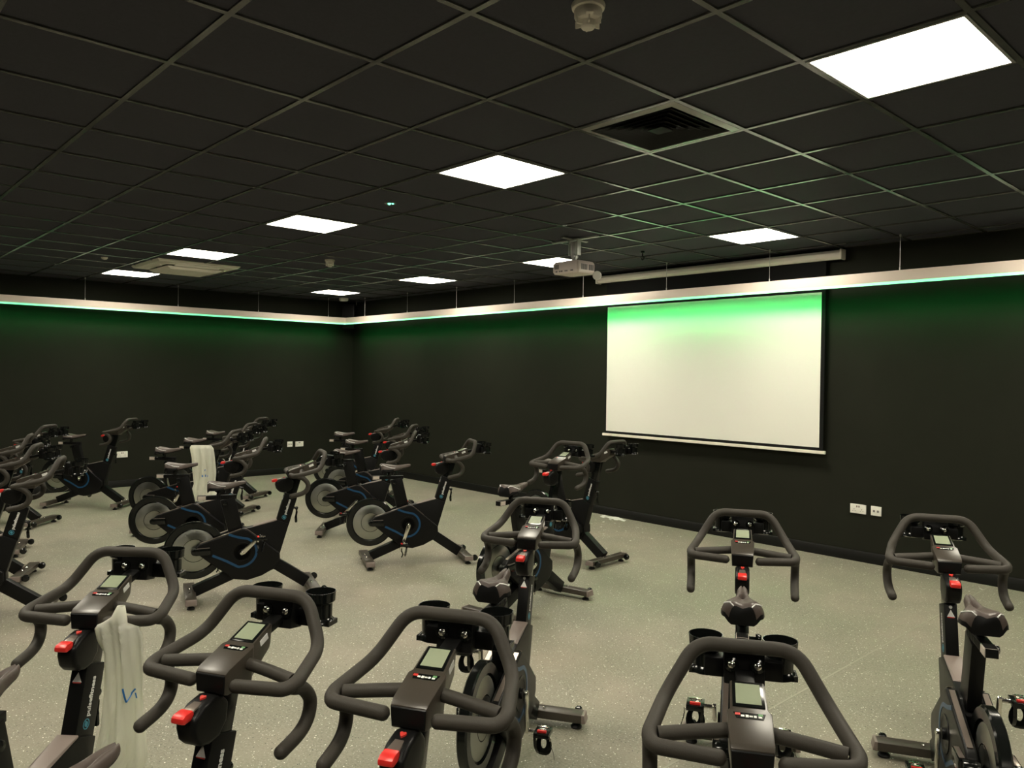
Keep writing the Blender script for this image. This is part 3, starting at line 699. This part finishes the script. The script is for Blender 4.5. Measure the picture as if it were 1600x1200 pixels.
#     key: x, y, heading, handlebar rise, seat rise, right crank angle (deg), label
BIKES = {
 'B1': (6.2157, -3.6026, 1.1421, .002, -.003, -108, 'black spin bike in full side view on open floor, nothing standing in front of it'),
 'B2': (4.7721, -3.2367, .8995, -.006, .000, -135, 'black spin bike just behind the unobstructed side-view bike, its whole flywheel still showing'),
 'B3': (3.7792, -2.4842, .6603, -.002, .004, -60, 'black spin bike third in the middle file leading to the room corner'),
 'B4': (2.6443, -1.9945, .7740, -.002, .005, 20, 'black spin bike last in the middle file, closest to the room corner'),
 'C1': (6.3444, -5.2109, 1.2517, -.007, -.013, 42, 'black spin bike with silver crank slanting up, first in the distant bag file'),
 'C2': (4.9390, -5.0331, 1.0572, .002, -.009, -30, 'black spin bike whose saddle nose overlaps the distant hanging white bag'),
 'C3': (3.5393, -4.6310, .7812, -.005, .005, 60, 'black spin bike with a white bag hanging on its handlebar, far from the viewer'),
 'C4': (2.5233, -3.9534, .6730, -.002, .005, -100, 'black spin bike immediately beyond the distant one that carries the white bag'),
 'C5': (1.4343, -3.2469, .5487, -.005, .001, 15, 'black spin bike last in the file with the white bag, against the dark wall'),
 'J': (1.1574, -4.9493, .7841, .007, .008, 80, 'black spin bike close to the far wall beside the lone white double socket'),
 'K1': (5.6756, -6.8855, 1.1861, -.009, 0, -70, 'black spin bike cut by the picture edge, white lettering on its post in view'),
 'K2': (4.4546, -6.7694, 1.1077, -.004, 0, 30, 'black spin bike second in the cropped file at the picture edge, behind the lettered post'),
 'K3': (3.4817, -6.6563, 1.2378, -.002, 0, -20, 'black spin bike third in the cropped file at the picture edge'),
 'K4': (1.8538, -6.0005, .7810, -.001, 0, 120, 'black spin bike fourth in the cropped file at the picture edge, nearest the far wall'),
 'D': (9.9042, -5.4389, 2.1101, -.010, -.017, -80, 'black spin bike at the centre, standing just before the one with the raised handlebar'),
 'E': (10.7308, -4.9222, 2.1077, -.014, -.012, -35, 'black spin bike seen squarely from behind, left neighbour of the one under the sockets'),
 'F': (11.3720, -4.3960, 2.0762, -.005, -.001, 100, 'black spin bike just right of the wall sockets, saddle twisted out beside its red knob'),
 'G': (11.6877, -6.4176, 2.1669, -.049, 0, -10, 'black spin bike closest to the viewer, large handlebar with green reflections on its two screws'),
 'H': (8.1875, -3.8275, 1.7698, .088, .042, 200, 'black spin bike with raised handlebar between the central bike and the screen wall'),
 'I': (6.7388, -1.9996, .0497, .035, 0, 10, 'black spin bike turned parallel to the screen wall, just below the screen edge'),
 'A1': (9.9045, -7.1946, 2.3308, -.022, -.011, -90, 'black spin bike in the near row with a white bag hanging from its handlebar'),
 'A2': (10.5083, -7.1846, 2.0826, -.026, -.009, -45, 'black spin bike in the near row between the bag-carrying one and the next handlebar'),
 'A3': (11.0345, -6.9219, 2.0970, -.020, 0, -120, 'black spin bike in the near row, its clean greenish display facing up mid-picture'),
}
UP = {'handlebar', 'handlebar_post', 'resistance_unit', 'console', 'cup_holder'}
SEAT = {'seat_slider', 'saddle', 'saddle_clamp', 'seat_post'}
BK = {}
for n, (key, (x, y, h, dh, ds, al, lab)) in enumerate(BIKES.items()):
    o = bike if n == 0 else copy_tree(bike)
    o.location = (x, y, 0); o.rotation_euler = (0, 0, h); o['label'] = lab; BK[key] = o
for key, (x, y, h, dh, ds, al, lab) in BIKES.items():
    for ch in BK[key].children:
        nm = ch.name.split('.')[0]
        if nm in UP: ch.location = (dh*.3, 0, dh)
        elif nm in SEAT: ch.location = (-ds*.25, 0, ds)
        elif nm == 'crank_arm':
            a = math.radians(al) if ch.location.y < 0 else math.radians(al+180)
            ch.rotation_euler = (0, -a, 0)
            for p in ch.children: p.rotation_euler = (0, a, 0)

# ------------------------------------------------------------------ white plastic bags
def bag(label, cols, thick, rz, loc, marks):
    """cols: rows of (z, x_left, x_right); film closed front and back with hanging folds"""
    t = thing('plastic_bag', label, 'bag', loc, rz, 'plastic bags on handlebars')
    NX = 26; rows = []
    for (za, la, ra), (zb, lb, rb) in zip(cols, cols[1:]):
        for k in range(5): s = k/5; rows.append((za+(zb-za)*s, la+(lb-la)*s, ra+(rb-ra)*s))
    rows.append(cols[-1]); n = len(rows); ring_ = 2*NX; vs, fs = [], []
    for i, (z, l, r) in enumerate(rows):
        f = min(1, i/8); e = thick*(.35+.65*f)*(1 if i < n-3 else (n-1-i)/3+.15)
        for j in range(ring_):
            a = 2*PI*j/ring_; x = (l+r)/2+(r-l)/2*math.cos(a)
            fold = .010*math.sin(9*x/.10+1.3*math.sin(z*9)+.8)*f + .006*math.sin(23*x/.10+2*z*8)*f
            fold *= min(1, (r-l)/.12)
            vs.append((x, -e*math.sin(a)*(.8+.4*math.sin(7*z+3*x))-fold*abs(math.sin(a)), z+.006*math.sin(31*x)*f))
    for i in range(n-1):
        for j in range(ring_): fs.append((i*ring_+j, i*ring_+(j+1) % ring_, (i+1)*ring_+(j+1) % ring_, (i+1)*ring_+j))
    fs.append(tuple((n-1)*ring_+j for j in range(ring_)))
    MB().add(vs, fs).build('film', 'bag', t, sharp=80)
    def surf(x, z):
        k = min(range(n), key=lambda i: abs(rows[i][0]-z)); l, r = rows[k][1], rows[k][2]
        c = max(-.98, min(.98, (x-(l+r)/2)/((r-l)/2))); a = 2*PI-math.acos(c) if False else math.acos(c)
        e = thick
        fold = .010*math.sin(9*x/.10+1.3*math.sin(z*9)+.8)+.006*math.sin(23*x/.10+2*z*8)
        fold *= min(1, (r-l)/.12)
        return V(x, -e*math.sin(a)*(.8+.4*math.sin(7*z+3*x))-fold*abs(math.sin(a))-.0012, z+.006*math.sin(31*x))
    mk = MB()
    for line, w in marks:
        P = [Vector((a[0], 0, a[1])) for a in line]; fine = []
        for a, b in zip(line, line[1:]):
            m_ = max(2, int(math.hypot(b[0]-a[0], b[1]-a[1])/.006))
            for k in range(m_): fine.append(surf(a[0]+(b[0]-a[0])*k/m_, a[1]+(b[1]-a[1])*k/m_))
        fine.append(surf(*line[-1])); mk.ribbon(fine, (0, -1, 0), w, .0008)
    mk.build('print', 'bagblue', t)
    return t
def on_bike(key, s, t, z):
    x, y, h = BIKES[key][:3]
    return V(x+math.cos(h)*s-math.sin(h)*t, y+math.sin(h)*s+math.cos(h)*t, z)
VIEW = 2.3935-PI/2
p = on_bike('A1', .690, -.125, .948)
bag('long white plastic bag with a blue mark hanging from the handlebar in the near row',
    [(.012, -.012, .012), (-.02, -.030, .016), (-.045, -.075, .022), (-.06, -.085, .055), (-.09, -.078, .070), (-.13, -.052, .070), (-.18, -.052, .072), (-.26, -.052, .070), (-.36, -.060, .078), (-.46, -.080, .090), (-.52, -.086, .075), (-.575, -.088, .045)],
    .036, VIEW, p, [([(.022, -.245), (.026, -.268), (.030, -.292)], .006), ([(.030, -.292), (.040, -.268), (.052, -.255)], .005), ([(.052, -.268), (.056, -.285)], .004)])
p = on_bike('C3', .705, -.262, .925)
bag('small distant white plastic bag with blue print hanging between two bikes',
    [(.030, -.10, .10), (.0, -.115, .125), (-.10, -.095, .14), (-.24, -.085, .155), (-.36, -.070, .145), (-.42, -.090, .120), (-.47, -.080, .19), (-.53, -.070, .205), (-.57, -.060, .17)],
    .05, VIEW+.03, p, [([(.02, -.285), (.032, -.285)], .018), ([(.042, -.285), (.058, -.285)], .022), ([(.070, -.285), (.082, -.285)], .018), ([(.04, -.25), (.05, -.22)], .006)])

# ------------------------------------------------------------------ camera and view
f, pitch, roll, yaw = 1211.83, -0.0115, 0.0133, 2.3935
cy, sy = math.cos(yaw), math.sin(yaw)
fwd = V(cy*math.cos(pitch), sy*math.cos(pitch), math.sin(pitch)); right = V(sy, -cy, 0); up = right.cross(fwd)
r2 = right*math.cos(roll)+up*math.sin(roll); u2 = up*math.cos(roll)-right*math.sin(roll)
cam = bpy.data.cameras.new('camera'); co = bpy.data.objects.new('camera', cam); C.objects.link(co)
cam.sensor_width = 36; cam.lens = f/1600*36; cam.clip_start = .05; cam.clip_end = 100
mw = Matrix((r2, u2, -fwd)).transposed().to_4x4(); mw.translation = V(12.1657, -7.3778, 1.7117); co.matrix_world = mw
S = bpy.context.scene; S.camera = co
w = bpy.data.worlds.new('world'); S.world = w; w.use_nodes = True
w.node_tree.nodes['Background'].inputs[0].default_value = (0, 0, 0, 1)
S.view_settings.view_transform = 'Standard'; S.view_settings.look = 'None'; S.view_settings.gamma = 1; S.view_settings.use_curve_mapping = False
S.view_settings.exposure = 0.32
